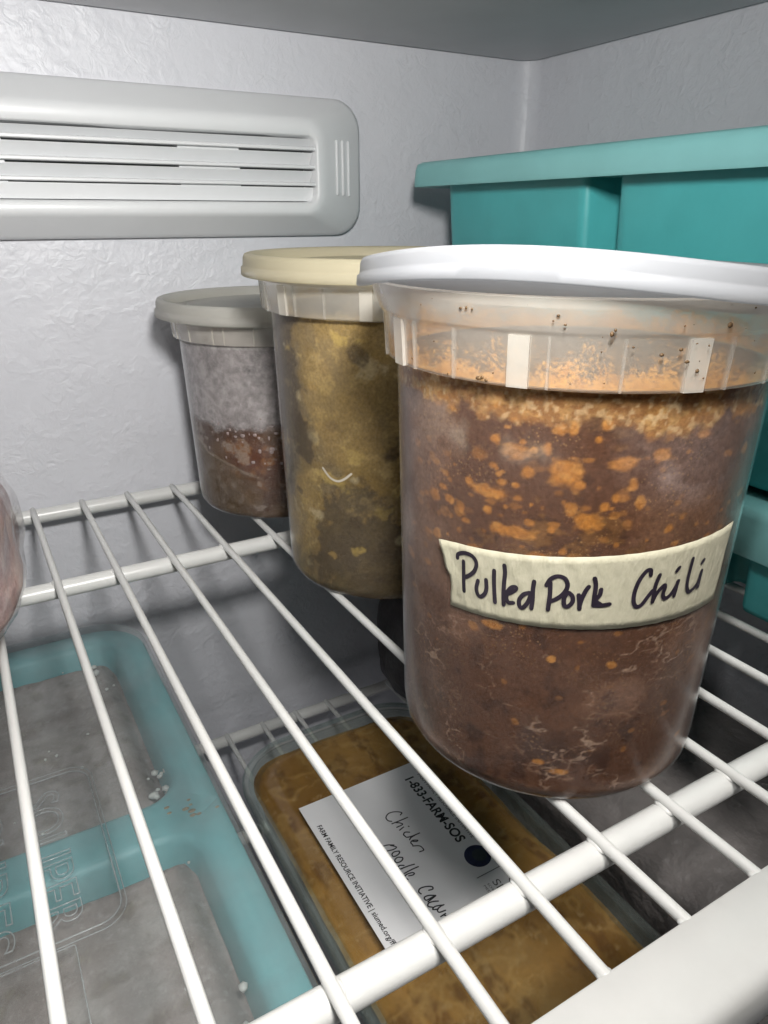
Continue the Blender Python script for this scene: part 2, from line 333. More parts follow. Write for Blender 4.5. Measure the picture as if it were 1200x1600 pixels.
def ribbon(pts, w, place, smooth_n=6):
    """flat pen stroke through 2D pts (Catmull-Rom), width w; place(u, v) -> 3D"""
    P = [np.array(p, float) for p in pts]
    if len(P) == 2: P = [P[0], (P[0] + P[1]) / 2, P[1]]
    E = [2 * P[0] - P[1]] + P + [2 * P[-1] - P[-2]]; C = []
    for i in range(1, len(E) - 2):
        a, b, c_, d = E[i - 1:i + 3]
        for k in range(smooth_n):
            t = k / smooth_n
            C.append(.5 * ((2 * b) + (c_ - a) * t + (2 * a - 5 * b + 4 * c_ - d) * t * t + (3 * b - a - 3 * c_ + d) * t ** 3))
    C.append(P[-1]); C = np.array(C); T = np.gradient(C, axis=0); T /= (np.linalg.norm(T, axis=1)[:, None] + 1e-12)
    N = np.stack([-T[:, 1], T[:, 0]], 1); V, F = [], []
    first, last = C[0] - T[0] * w * .45, C[-1] + T[-1] * w * .45
    C = np.concatenate([[first], C, [last]]); N = np.concatenate([[N[0]], N, [N[-1]]])
    for i, (q, nn) in enumerate(zip(C, N)):
        ww = w / 2 * (.55 if i in (0, len(C) - 1) else 1.0)
        V += [q + nn * ww, q - nn * ww]
        if i: F.append((2 * i - 2, 2 * i - 1, 2 * i + 1, 2 * i))
    return V, F
def strokes_mesh(strokes, w, place):
    V, F = [], []
    for i, s in enumerate(strokes):
        ww = w[i] if isinstance(w, list) else w
        v, f = ribbon(s, ww, place); b = len(V)
        V += [place(q[0], q[1], i * 2e-6) for q in v]; F += [tuple(x + b for x in t) for t in f]
    return mesh(V, F)
def text_mesh(s, size, extrude=0.0, outline=0.0, align='LEFT', bold=0.0):
    cu = bpy.data.curves.new('t', 'FONT'); cu.body = s; cu.size = size; cu.align_x = align
    if outline:
        cu.fill_mode = 'NONE'; cu.bevel_depth = outline; cu.bevel_resolution = 1
    else: cu.extrude = extrude; cu.offset = bold
    o = bpy.data.objects.new('t', cu); COL.objects.link(o)
    dg = bpy.context.evaluated_depsgraph_get()
    me = bpy.data.meshes.new_from_object(o.evaluated_get(dg)); bpy.data.objects.remove(o); bpy.data.curves.remove(cu)
    return me

# ------------------------------------------------------------------ the freezer cabinet
WY, WX, CZ, LX = .431, .3605, .243, -.44       # back wall, right wall, ceiling, left wall
FR = .013                                     # inside corner radius
path = [(LX, -.05), (LX, WY)] if False else []
pts = [(LX + .02, WY)] + [(WX - FR + FR * cos(radians(a)), WY - FR + FR * sin(radians(a))) for a in range(90, 44, -9)]
def wall_strip(pts, z0, z1, nz=1):
    V, F = [], []
    for k in range(nz + 1):
        for x, y in pts: V.append((x, y, z0 + (z1 - z0) * k / nz))
    n = len(pts)
    for k in range(nz):
        for i in range(n - 1): F.append((k * n + i, k * n + i + 1, (k + 1) * n + i + 1, (k + 1) * n + i))
    return mesh(V, F)
struct(link('back_wall', wall_strip(pts, -.42, .27), M['liner']))
pts = [(WX - FR + FR * cos(radians(a)), WY - FR + FR * sin(radians(a))) for a in range(45, -1, -9)] + [(WX, -.06)]
struct(link('side_wall', wall_strip(pts, -.42, .27), M['liner']))
pts = [(LX, -.06), (LX, WY - .02)] + [(LX + .02 - .02 * cos(radians(a)), WY - .02 + .02 * sin(radians(a))) for a in range(15, 91, 15)]
struct(link('side_wall', wall_strip(pts, -.42, .27), M['liner']))
# ceiling panel: a separate sheet with a thin dark gap round it
P = rrect(LX + .0015, WX - .0016, .03, WY - .0016, (.002, .002, FR - .0012, .02))
struct(link('ceiling', loops([[(x, y, CZ + .012) for x, y in P], [(x, y, CZ + .0012) for x, y in P],
    [(x + (.0012 if x < 0 else -.0012), y + (.0012 if y < .2 else -.0012), CZ) for x, y in P]], True, True), M['ceiling'], smooth=False))
struct(link('ceiling_backing', box(LX - .01, WX + .01, .03, WY + .01, .262, .266), M['dark_gap'], smooth=False))
struct(link('floor', box(LX - .01, WX + .01, -.06, WY + .01, -.425, -.42), M['liner'], smooth=False))

# ------------------------------------------------------------------ vent cover on the back wall
vent = thing('vent_cover', 'white plastic air vent cover with horizontal louvers on the back wall', 'vent cover', (.03, WY, .175))
def vp(P, y): return [(x - .03, y - WY, z - .175) for x, z in P]
VL = -.17
L = [vp(rrect(VL, .2295, .1385, .2125, .017), WY + .001), vp(rrect(VL, .2290, .1390, .2120, .0168), WY - .005),
     vp(rrect(VL + .004, .2260, .1405, .2105, .0165), WY - .0075), vp(rrect(VL + .026, .2010, .1492, .2005, .0115), WY - .0185),
     vp(rrect(VL + .030, .1978, .1505, .1988, .0105), WY - .0202), vp(rrect(VL + .034, .1950, .1520, .1965, .0095), WY - .0208),
     vp(rrect(VL + .038, .1938, .1560, .1915, .006), WY - .0208), vp(rrect(VL + .039, .1930, .1567, .1907, .0055), WY - .0200),
     vp(rrect(VL + .040, .1925, .1575, .1900, .005), WY - .008)]
sharp(link('housing', loops(L, False, True), M['vent'], vent), 50)
link('backing', box(VL + .005, .160, -.0085, -.0082, -.016, .0135), M['dark_gap'], vent, False)
lips = (.1835, .1742, .1654)
for k, zl in enumerate(lips + (.1575,)):
    top = .0084 if k == 1 else (.0079 if k == 2 else .0060)
    if k == 3: poly = [(-.0090, zl + .0073), (-.0172, zl + .0073), (-.0150, zl), (-.0090, zl)]
    else: poly = [(-.0090, zl + top), (-.0172, zl + top), (-.0122, zl + .0022), (-.0200, zl + .0020), (-.0206, zl + .0015), (-.0206, zl + .0003), (-.0200, zl), (-.0090, zl)]
    link('louver', prism([(a, b - .175) for a, b in poly], 'x', VL + .0405 - .03, .1922 - .03, .00025), M['vent'], vent, False)
for x0, x1 in ((.1160, .1490), (0.0, .0340)):
    for zl in lips:
        link('bridge', box(x0 - .03, x1 - .03, -.0169, -.0086, zl - .0016 - .175, zl + .0003 - .175, .0002), M['vent'], vent, False)
for f in (.30, .50, .70):
    x = .2255 + (.2015 - .2255) * f; y = -.0078 + (-.0182 + .0078) * f
    me = box(-.0009, .0009, -.0007, .0007, -.0145 - .0015 * (.7 - f), .0145, .0004)
    o = link('side_rib', me, M['vent'], vent); o.location = (x - .03, y - .0003, .1755 - .175); o.rotation_euler = (0, 0, math.atan2(-.0104, -.024) + pi)

# ------------------------------------------------------------------ wire shelves
def shelf(name, label, z, xs, y_front, bars, lip, x0=LX + .004, x1=WX - .004, zc=-.0046):
    s = thing(name, label, 'shelf', (.03, .2, z))
    rnd = random.Random(3)
    for y in bars:
        link('crossbar', rod((x0 - .03, y - .2, zc), (x1 - .03, y - .2, zc), .0040, 20, 12), M['coat'], s)
    for x in xs:
        a, b = rnd.uniform(-.0005, .0005), rnd.uniform(-.0004, .0004)
        y1 = max(bars) - .2 + .0020
        link('wire', rod((x + a - .03, y_front - .2, 0), (x + b - .03, y1, 0), .00165, 12, 8,
             bend=lambda t, k=rnd.uniform(-.0006, .0006): (k * sin(pi * t), 0, -.0004 * sin(pi * t) - (.0012 * max(0, t - .985) / .015))), M['coat'], s)
        # vinyl runs into a small fillet where the wire crosses each bar
        for y in bars[:-1]:
            bm = bmesh.new(); bmesh.ops.create_icosphere(bm, subdivisions=2, radius=1)
            for v in bm.verts: v.co = (x - .03 + v.co.x * .0026, y - .2 + v.co.y * .0036, -.0012 + v.co.z * .0012)
            link('weld', from_bm(bm), M['coat'], s)
    if lip:
        yo, yi = lip
        poly = [(yi, .0012), (yi - .0006, .0017), (yo + .004, .0017), (yo + .002, .0012), (yo + .0006, -.0004), (yo, -.003), (yo, -.013), (yo + .0015, -.0145), (yi - .001, -.0145), (yi, -.013)]
        sharp(link('front_lip', prism([(a - .2, b) for a, b in poly], 'x', x0 - .03, x1 - .03), M['coat'], s), 50)
        for x in xs:
            bm = bmesh.new(); bmesh.ops.create_icosphere(bm, subdivisions=2, radius=1)
            for v in bm.verts: v.co = (x - .03 + v.co.x * .0021, yi - .2 + .0006 + v.co.y * .0016, .0001 + v.co.z * .0011)
            link('weld', from_bm(bm), M['coat'], s)
    return s
XS = [-.0088 + .02555 * i for i in range(-5, 14)]
shelf('wire_shelf', 'white coated wire shelf that the soup tubs stand on', 0.0, XS, .0660, [.0944, .3200, .4175], (.0490, .0672))
XS2 = [.1092 - .0255 * 8 + .0255 * i for i in range(0, 18)]
shelf('wire_shelf', 'lower wire shelf in the shade under the casserole box', -.1850, XS2, .0660, [.0944, .3200, .4075], (.0490, .0672))

# ------------------------------------------------------------------ teal storage bins by the right wall
def bin_body(z0, z1, gy0, gy1, yb, yf, xl):
    def ring(z, ins):
        P = []
        def c(x, y): P.append((x, y, z))
        r = .010; x = xl + ins; d = .021
        for a in (0, 22, 45, 68, 90): c(x + r - r * cos(radians(90 - a)), yb - ins - r + r * sin(radians(90 - a)) if False else yb - ins - r + r * cos(radians(a)))
        # walk down the long side: bulge, groove, bulge
        for dx, dy in ((0, .006), (0, .003), (.0008, .0012), (.003, 0)): c(x + dx, gy1 + dy)
        c(x + d - .003, gy1 - .001); c(x + d, gy1 - .004); c(x + d, gy0 + .004); c(x + d - .003, gy0 + .001)
        for dx, dy in ((.003, 0), (.0008, -.0012), (0, -.003), (0, -.006)): c(x + dx, gy0 + dy)
        c(x, yf + .006 + ins); c(x + .006, yf + ins); c(.350 - ins - .006, yf + ins); c(.350 - ins, yf + .006 + ins)
        c(.350 - ins, yb - ins - r); c(.350 - ins - r, yb - ins)
        return P
    h = z1 - z0
    L = [ring(z0, h * .05 + .005), ring(z0 + .0012, h * .05 + .0015), ring(z0 + .004, h * .05), ring(z1, 0.0)]
    return loops(L, True, True)
def bin_lid(z0, z1, x0, x1, y0, y1):
    def R(i, z, r): return [(x, y, z) for x, y in rrect(x0 + i, x1 - i, y0 + i, y1 - i, max(.002, r - i))]
    r = .014
    L = [R(.004, z0 + .0008, r), R(.0004, z0, r), R(0, z0 + .001, r), R(.0006, z1 - .004, r), R(.0016, z1 - .0012, r), R(.004, z1, r), R(.012, z1 + .0002, r), R(.015, z1 - .002, r), R(.03, z1 - .0022, r)]
    return loops(L, True, True)
b = thing('storage_bin', 'teal plastic storage bin with lid, upper of two stacked by the right wall', 'storage bin', (.30, .22, .0505), 'teal bins')
def shift(me, d):
    me.transform(__import__('mathutils').Matrix.Translation([-x for x in d])); return me
sharp(link('body', shift(bin_body(.0505, .1660, .2390, .2565, .369, .100, .2510), (.30, .22, .0505)), M['teal'], b), 50)
sharp(link('lid', shift(bin_lid(.1648, .1775, .2395, .3560, .088, .3905), (.30, .22, .0505)), M['teal_lid'], b), 50)
b = thing('storage_bin', 'shallow teal bin in shadow, underneath the other teal bin', 'storage bin', (.30, .22, .0017), 'teal bins')
sharp(link('body', shift(bin_body(.0018, .0330, .1494, .1680, .369, .075, .2490), (.30, .22, .0017)), M['teal'], b), 50)
sharp(link('lid', shift(bin_lid(.0310, .0500, .2395, .3560, .060, .3905), (.30, .22, .0017)), M['teal_lid'], b), 50)

# ------------------------------------------------------------------ soup tubs
def cup_profile(H, zc):
    """H rim height, zc bottom of the collar"""
    k = zc / .1145
    return [(0, .0006), (.036, .0006), (.0405, 0), (.0430, .0008), (.0444, .0030), (.0449, .0070)] + \
        [(.0449 + .0031 * i / 8, .0070 + (zc - .0070) * i / 8) for i in range(1, 9)]
def rim_profile(zc, H):
    z1 = zc + (H - zc) * .62
    return [(.0480, zc), (.0506, zc + .0007), (.0512, zc + .0012), (.0519, z1 - .0005), (.0527, z1 + .0004), (.0530, z1 + .0010), (.0543, H - .0030), (.0549, H - .0012), (.0552, H), (.0546, H + .0004), (.0536, H - .0002), (.0533, H - .002)]
def rad_in(z): return .0449 + .0031 * max(0, min(1, (z - .007) / .1075)) - .0004 - (.0026 * max(0, 1 - z / .0055) ** 2)
def lid_profile(h):
    return [(.0570, .0005), (.0584, 0), (.0588, .0004), (.0586, h * .36), (.0580, h * .42), (.0579, h * .50), (.0577, h * .80), (.0571, h * .95), (.0560, h), (.0545, h * .985), (.0536, h * .88),
            (.0530, h * .30), (.0526, -.0012), (.0520, -.0014), (.0515, -.0008), (.0508, h * .44), (.046, h * .50), (.0440, h * .50), (.0435, h * .56), (.0425, h * .56), (.0420, h * .50), (.02, h * .50), (.006, h * .50), (.005, h * .6), (0, h * .6)]
def soup_tub(label, loc, zc, H, lidz, lidh, lidmat, cupmat, lift=None, lug0=212.5, rim=None, lugs=True):
    s = thing('soup_tub', label, 'soup container', loc, 'tubs of frozen soup')
    cup = link('cup', lathe(cup_profile(H, zc), 144), cupmat, s)
    r = sharp(link('collar', lathe(rim_profile(zc, H), 144), rim or M['cup_rim'], cup), 60)
    z1 = zc + (H - zc) * .62
    def lug(w, d):
        P = [(-w / 2, -.0004), (w / 2, -.0004), (w / 2, d), (-w / 2, d)]
        V = [(.0510 + q, p, zc + .0009) for p, q in P] + [(.0517 + q, p, z1 - .0003) for p, q in P]
        return mesh(V, [(3, 2, 1, 0), (4, 5, 6, 7), (0, 1, 5, 4), (1, 2, 6, 5), (2, 3, 7, 6), (3, 0, 4, 7)])
    big, small = lug(.0046, .0009), lug(.0006, .0005)
    for i in range(45):
        if i % 5 in (2, 4): continue
        o = link('lug' if i % 5 == 0 else 'rib', (big if lugs else small) if i % 5 == 0 else small, M['cup_lug' if i % 5 == 0 else 'cup_rib'], cup, False)
        o.rotation_euler = (0, 0, radians(lug0 + 8 * i + (0 if i % 5 == 0 else random.Random(i).uniform(-1.6, 1.6))))
    l = link('lid', lathe([(a, lidz + z) for a, z in lid_profile(lidh)], 160, dz=lift), lidmat, s)
    sharp(l, 60)
    return s, cup

def ang(P): return np.degrees(np.arctan2(P[:, 1], P[:, 0])) % 360
# --- front tub: pulled pork chili
FT = (.1427, .1439, .0017)
s1, cup1 = soup_tub('tub of dark brown chili with handwritten tape label and popped white lid, in front', FT, .1140, .1335, .1287, .0072, M['lid_white'], M['cup'],
    lift=lambda a, r: .0080 * (r / .0588) ** 2 * math.exp(-(((a - 211 + 180) % 360 - 180) / 58.0) ** 2))
me = grid_wall(rad_in, .0008, .1143, 720, 300); P = co_of(me); A = ang(P); Z = P[:, 2]
n1, n2, n3 = fbm(P, 60), fbm(P + 3, 170), fbm(P * np.array([1, 1, 1.7]) + 5, 420, 3)
C = np.tile(np.array([[.080, .036, .020]]), (len(P), 1))
C = lay(C, sst(n1, .42, .66) * .7, (.125, .056, .026)); C = lay(C, sst(n2, .55, .72) * .75, (.034, .015, .011))
C = lay(C, sst(n1 + .25 * n2, .55, .78) * sst(Z, .02, .07) * .35, (.16, .085, .05))
up = sst(Z, .052, .078) * (1 - .5 * sst(Z, .098, .108))
mid = np.exp(-(((A - 222) / 34.0) ** 2))
C = lay(C, sst(n2 + .5 * n3, .84, .98) * up * mid * .45, (.22, .105, .030))
bl = np.zeros(len(P)); by = np.zeros(len(P)); wob = (n3 - .5) * 1.7 + (n2 - .5) * 1.2
rr = random.Random(11); blobs = [(a, z, da, dz, 1.0) for a, z, da, dz in FAT_BLOBS]
for _ in range(150):
    a = rr.gauss(222, 27); z = rr.gauss(.085, .014); q = abs(rr.gauss(0, .00055)) + .0004
    if .045 < z < .108: blobs.append((a, z, math.degrees(q * rr.uniform(.8, 1.9) / .047), q, rr.uniform(.3, .85)))
for _ in range(90):
    a = rr.uniform(120, 330); z = rr.uniform(.015, .1); q = rr.uniform(.0004, .0012)
    blobs.append((a, z, math.degrees(q * rr.uniform(.8, 2.2) / .047), q, rr.uniform(.15, .5)))
for a, z, da, dz, w in blobs:
    d = np.sqrt(((((A - a + 180) % 360) - 180) / da) ** 2 + ((Z - z) / dz) ** 2)
    m = sst(1.15 - d + wob * .55, 0, .6) * w
    bl = np.maximum(bl, m)
C = lay(C, bl * .82, (.37, .15, .028)); C = lay(C, bl * sst(n3, .5, .7) * .35, (.46, .24, .07))
# purple-grey frost behind the wall, high on both flanks
fr = sst(n1 * .6 + n2 * .4, .40, .62)
C = lay(C, np.clip(np.exp(-(((A - 262) / 16.0) ** 2)) * sst(Z, .084, .098) * (1 - sst(Z, .104, .112)) * (.3 + .8 * fr), 0, .85), (.30, .235, .22))
C = lay(C, np.clip((1 - sst(A, 165, 205)) * sst(A, 120, 150) * (.25 + .35 * fr), 0, .8), (.26, .195, .17))
C = lay(C, np.clip(np.exp(-(((A - 205) / 24.0) ** 2)) * sst(Z, .094, .100) * (1 - sst(Z, .105, .111)) * fr, 0, .8) * .7, (.27, .215, .17))
# pale strands of fat in the lower half
w1 = np.abs(fbm(P * np.array([1, 1, 1.9]) + 9, 75, 4) - .5); w2 = np.abs(fbm(P * np.array([1, 1, 2.6]) + 21, 120, 3) - .5)
low = (1 - sst(Z, .050, .062))
C = lay(C, (1 - sst(w1, .002, .016)) * sst(fbm(P + 2, 85, 2), .50, .66) * low * .60, (.38, .27, .20))
C = lay(C, (1 - sst(w2, .002, .020)) * sst(fbm(P + 4, 60, 2), .50, .66) * low * .45, (.30, .19, .13))
C = lay(C, sst(n1, .5, .7) * low * .45, (.19, .11, .08))
# orange scum line under the collar
edge = .1070 + (n2 - .5) * .009 + (n3 - .5) * .005 + .0010 * np.exp(-(((A - 190) / 18.0) ** 2)) - .0020 * np.exp(-(((A - 245) / 22.0) ** 2))
sc = sst(Z, edge - .0006, edge + .0022) * (.62 + .38 * sst(n1, .40, .58)); C = lay(C, sc * .85, (.36, .17, .045)); C = lay(C, sc * sst(n3, .46, .60) * .65, (.50, .31, .12)); C = lay(C, sc * sst(n2, .48, .60) * .6, (.19, .085, .035)); C = lay(C, sc * sst(fbm(P + 31, 800, 2), .56, .68) * .7, (.58, .43, .24))
paint(me, C); link('food', me, M['chili'], s1)
sharp(link('residue', lathe([(.0478, .1146), (.0502, .1152), (.0512, .1255), (.0520, .1290)], 96), M['residue'], s1))
bm = bmesh.new(); rr = random.Random(77)
for a, z, q in [(199, .1305, .0003), (200.5, .1307, .0004), (202, .1305, .0003), (221, .1303, .0003), (232, .1270, .0006), (232.6, .1278, .0004), (194, .1158, .0004), (203, .1160, .0005), (204, .1163, .0005), (205, .1158, .0004), (252, .1195, .0005), (249, .1215, .0004), (243, .1230, .0004), (247, .1240, .0004), (257, .1285, .0006)] + [(rr.uniform(180, 270), rr.uniform(.116, .133), rr.uniform(.00012, .00028)) for _ in range(30)]:
    r = .0515 + (.0030 * (z - .115) / .0185) + .0005
    g = bmesh.ops.create_icosphere(bm, subdivisions=1, radius=q)['verts']; w = rr.uniform(.7, 1.6)
    for v in g: v.co = (v.co.x * .35 + r * cos(radians(a)) - v.co.y * w * sin(radians(a)), v.co.x * .35 + r * sin(radians(a)) + v.co.y * w * cos(radians(a)), z + v.co.z)
o = link('specks', from_bm(bm), simple('brown_specks', (.10, .055, .02), .6, .4, 900), s1); o['kind'] = 'stuff'
# masking tape: a strip that follows the wall, torn at the left end
def on_cup(a, z, off): 
    r = .0449 + .0031 * max(0, min(1, (z - .007) / .107)) + off; return (r * cos(radians(a)), r * sin(radians(a)), z)
V, F = [], []; NA, NZ = 110, 10; rt = random.Random(5); tear = [rt.uniform(-1.0, 1.0) for _ in range(NZ + 1)]
for i in range(NA + 1):
    for k in range(NZ + 1):
        v = k / NZ; a0 = 192.4 - 4.6 * max(0, v - .45) / .55 - .6 * abs(v - .35) + tear[k] * .55; a1 = 284.2 + 2.0 * v
        u = i / NA; a = a0 + (a1 - a0) * u
        z = .0560 + .0004 * sin(u * pi) + .0028 * u + v * (.0178 + .0035 * u)
        curl = .0009 * max(0, 1 - u * 14) ** 2 * v + .00006 * sin(i * .9 + k)
        V.append(on_cup(a, z - .0012, .00022 + curl))
for i in range(NA):
    for k in range(NZ): p = i * (NZ + 1) + k; F.append((p, p + NZ + 1, p + NZ + 2, p + 1))
tape = link('tape_label', mesh(V, F), M['tape'], s1)
so = tape.modifiers.new('thickness', 'SOLIDIFY'); so.thickness = .00013; so.offset = -1
K = 180 / pi / .047
W = [.00108] * len(TAPE_STROKES)
strokes2 = [[(a / K, z - .0017) for a, z in s] for s in TAPE_STROKES]
link('handwriting', strokes_mesh(strokes2, W, lambda u, v, e: on_cup(u * K, v, .00042 + e)), M['ink'], tape)

# --- middle tub: olive-brown stew
s2, cup2 = soup_tub('tall tub of olive-brown stew with a cream lid, standing behind the chili tub', (.1552, .2649, .0017), .1135, .1325, .1268, .0082, M['lid_cream'], M['cup'], lug0=231.0)
me = grid_wall(rad_in, .0008, .1138, 420, 200); P = co_of(me); A = ang(P); Z = P[:, 2]
n1, n2, n3 = fbm(P + 1, 55), fbm(P + 13, 130), fbm(P + 7, 330, 3)
C = np.tile(np.array([[.22, .148, .050]]), (len(P), 1))
C = lay(C, sst(n1, .40, .55) * .75, (.17, .135, .078)); C = lay(C, sst(n1, .56, .72) * .8, (.24, .16, .05))
C = lay(C, sst(n2, .55, .68) * .55, (.23, .165, .07)); C = lay(C, sst(1 - n2, .58, .72) * .6, (.080, .060, .038))
C = lay(C, sst(n2 * .6 + n3 * .5, .58, .66) * .85, (.42, .31, .12)); C = lay(C, sst(n3, .66, .76) * sst(n1, .45, .6) * .7, (.42, .34, .17))
C = lay(C, (1 - sst(Z, .02, .055)) * .35, (.20, .135, .050)); C = lay(C, (1 - sst(A, 172, 208)) * sst(A, 120, 150) * .45, (.20, .17, .12))
n4 = fbm(P * np.array([1, 1, .8]) + 41, 32, 3); C = lay(C, sst(n4 + (n3 - .5) * .25, .47, .56) * .85, (.070, .054, .034)); C = lay(C, sst(1 - n4, .54, .64) * .6, (.31, .215, .080))
rr = random.Random(4)
for _ in range(60):
    a = rr.uniform(150, 270); z = rr.uniform(.01, .108); q = rr.uniform(.0012, .0035)
    d = np.sqrt(((((A - a + 180) % 360) - 180) / math.degrees(q * 1.5 / .047)) ** 2 + ((Z - z) / q) ** 2)
    C = lay(C, sst(1.2 - d + (n3 - .5) * 3.4 + (n2 - .5) * 3.0, 0, .9) * rr.uniform(.25, .7), rr.choice([(.46, .33, .09), (.36, .24, .08), (.44, .37, .22), (.06, .042, .026)]))
paint(me, C); link('food', me, M['stew'], s2)
link('residue', lathe([(.0478, .1141), (.0502, .1147), (.0512, .1240), (.0520, .1275)], 72), M['residue2'], s2)
# a pale crescent of gristle caught against the wall
V, F = ribbon([(-.0068, .0022), (-.0035, -.0012), (0, -.0022), (.0030, -.0010), (.0062, .0016)], .0009, None)
for k in range(len(V)): 
    q = V[k]; wv = 1 - .85 * abs(q[0] / .0075); V[k] = (q[0], q[1] * (1.0) )
link('gristle', mesh([on_cup(214 + q[0] * K, .0545 + q[1], -.0003) for q in V], F), simple('gristle_fat', (.60, .56, .48), .3), s2)

# --- back tub: frosted sauce
s3, cup3 = soup_tub('small frosted tub of dark red sauce with a pale grey lid, touching the back wall', (.1450, .3710, .0017), .0905, .1070, .1012, .0086, M['lid_grey'], M['frost_cup'], lug0=216, lugs=False)
me = grid_wall(lambda z: rad_in(z * 1.26), .0012, .0545, 360, 130); P = co_of(me); A = ang(P); Z = P[:, 2]
n1, n2, n3 = fbm(P + 1, 60), fbm(P + 11, 150), fbm(P + 17, 380, 3)
C = np.tile(np.array([[.085, .050, .032]]), (len(P), 1))
C = lay(C, sst(n1, .45, .62) * .7, (.15, .10, .055)); C = lay(C, np.exp(-(((A - 232) / 20.) ** 2) - ((Z - .034) / .013) ** 2) * .95, (.105, .028, .008))
C = lay(C, np.exp(-(((A - 232) / 22.) ** 2) - ((Z - .033) / .014) ** 2) * sst(n2, .50, .66), (.26, .11, .03))
C = lay(C, sst(n2 * .6 + n3 * .5, .60, .70) * .6, (.30, .25, .20)); C = lay(C, sst(Z, .0475, .0515) * .6, (.22, .18, .17))
ln = .0365 - (A - 190) * .00028 + (n2 - .5) * .004; C = lay(C, np.exp(-((Z - ln) / .0009) ** 2) * (1 - sst(A, 225, 245)) * .7, (.30, .25, .19))
C = lay(C, (Z < ln) * (1 - sst(A, 215, 240)) * .6, (.105, .072, .035))
paint(me, C); o = link('food', me, M['sauce'], s3)
# frost crusted on the inside above the sauce
t = NT('inside_frost'); nz = t.noise(260, 5, .6); pz = t.n('SeparateXYZ', {'Vector': t.n('TexCoord').outputs['Object']}).outputs[2]
wide = t.noise(40, 3)
m = t.ramp(t.math('ADD', t.math('MULTIPLY', nz, .55), t.math('MULTIPLY', wide, .45)), [(.34, .38), (.60, .92)])
m = t.math('MULTIPLY', m, t.n('MapRange', {'Value': t.math('ADD', pz, t.math('MULTIPLY', t.noise(110, 4), .016)), 'From Min': .0560, 'From Max': .0590}).outputs[0])
c = t.mix(nz, (.30, .275, .27), (.54, .51, .49))
M['frost'] = t.done(t.mixs(m, t.n('BsdfTransparent').outputs[0], t.bsdf(c, .7, t.bump(nz, .6, .001))))
link('frost', lathe([(rad_in(.0440 * 1.26) + .0002, .0440), (rad_in(.0520 * 1.26) + .0002, .0520), (rad_in(.088 * 1.26) + .0002, .0885), (.0500, .0925), (.0508, .0990)], 96), M['frost'], s3)
bm = bmesh.new(); rr = random.Random(8)
for _ in range(60):
    a = rr.gauss(226, 20); z = rr.choice([rr.uniform(.03, .052), rr.gauss(.049, .003)]); q = rr.uniform(.0006, .0015); r = rad_in(z * 1.26) - .0004
    g = bmesh.ops.create_icosphere(bm, subdivisions=1, radius=q)['verts']
    sx, sz = rr.uniform(.6, 1.5), rr.uniform(.6, 1.5)
    for v in g: v.co = (v.co.x * .4 * 1 + r * cos(radians(a)) + v.co.y * sx * -sin(radians(a)), r * sin(radians(a)) + v.co.y * sx * cos(radians(a)) + v.co.x * .4, z + v.co.z * sz)
o = link('frost_crystals', from_bm(bm), simple('pale_crystals', (.34, .27, .25), .5, .2, 300), s3); o['kind'] = 'stuff'

# ------------------------------------------------------------------ teal silicone tray with a clear lid, on the lower shelf
TZ = -.0835
tr = thing('silicone_tray', 'teal silicone freezer tray with clear embossed lid, below the shelf on the left', 'freezer tray', (-.03, .25, -.1833))
def tl(P, z): return [(x + .03, y - .25, z + .1833) for x, y in P]
X0, X1 = -.125, .0600
def module(name, y0, y1, hy0, hy1, rads):
    O = lambda i, z: tl(rrect(X0 + i, X1 - i, y0 + i * (rads[0] > .001), y1 - i * (rads[2] > .001), tuple(max(.0004, r - i) for r in rads), 10), z)
    Hh = lambda i, z: tl(rrect(X0 + .0145 + i, X1 - .0155 - i, hy0 + i, hy1 - i, max(.002, .014 - i), 10), z)
    L = [O(.006, -.1815), O(.003, -.150), O(.0030, TZ - .010), O(.0008, TZ - .0095), O(0, TZ - .0085), O(0, TZ - .0008), O(.0008, TZ), Hh(-.0040, TZ), Hh(-.0018, TZ - .0008), Hh(0, TZ - .0030), Hh(.0030, TZ - .020), Hh(.006, -.172)]
    o = link(name, loops(L, True, True), M['teal_sil'], tr); return sharp(o, 55)
module('tray_half', .2470, .4160, .2590, .4000, (.0004, .0004, .028, .028))
module('tray_half', .0950, .2470, .1100, .2350, (.028, .028, .0004, .0004))
def lumpy(x0, x1, y0, y1, z, amp, nx, ny, seed, zlow, round_edge=False):
    xs, ys = np.linspace(x0, x1, nx), np.linspace(y0, y1, ny); G = np.array([(x, y, 0) for y in ys for x in xs])
    h = (fbm(G + seed, 35, 4) - .5) * 2 * amp + (fbm(G + seed, 220, 3) - .5) * amp * .3
    G[:, 2] = z + h
    if round_edge:
        e = np.minimum(np.minimum(G[:, 0] - x0, x1 - G[:, 0]), np.minimum(G[:, 1] - y0, y1 - G[:, 1])); G[:, 2] -= .010 * (1 - sst(e, 0, .012)) ** 1.5
    F = [(j * nx + i, j * nx + i + 1, (j + 1) * nx + i + 1, (j + 1) * nx + i) for j in range(ny - 1) for i in range(nx - 1)]
    return G, F
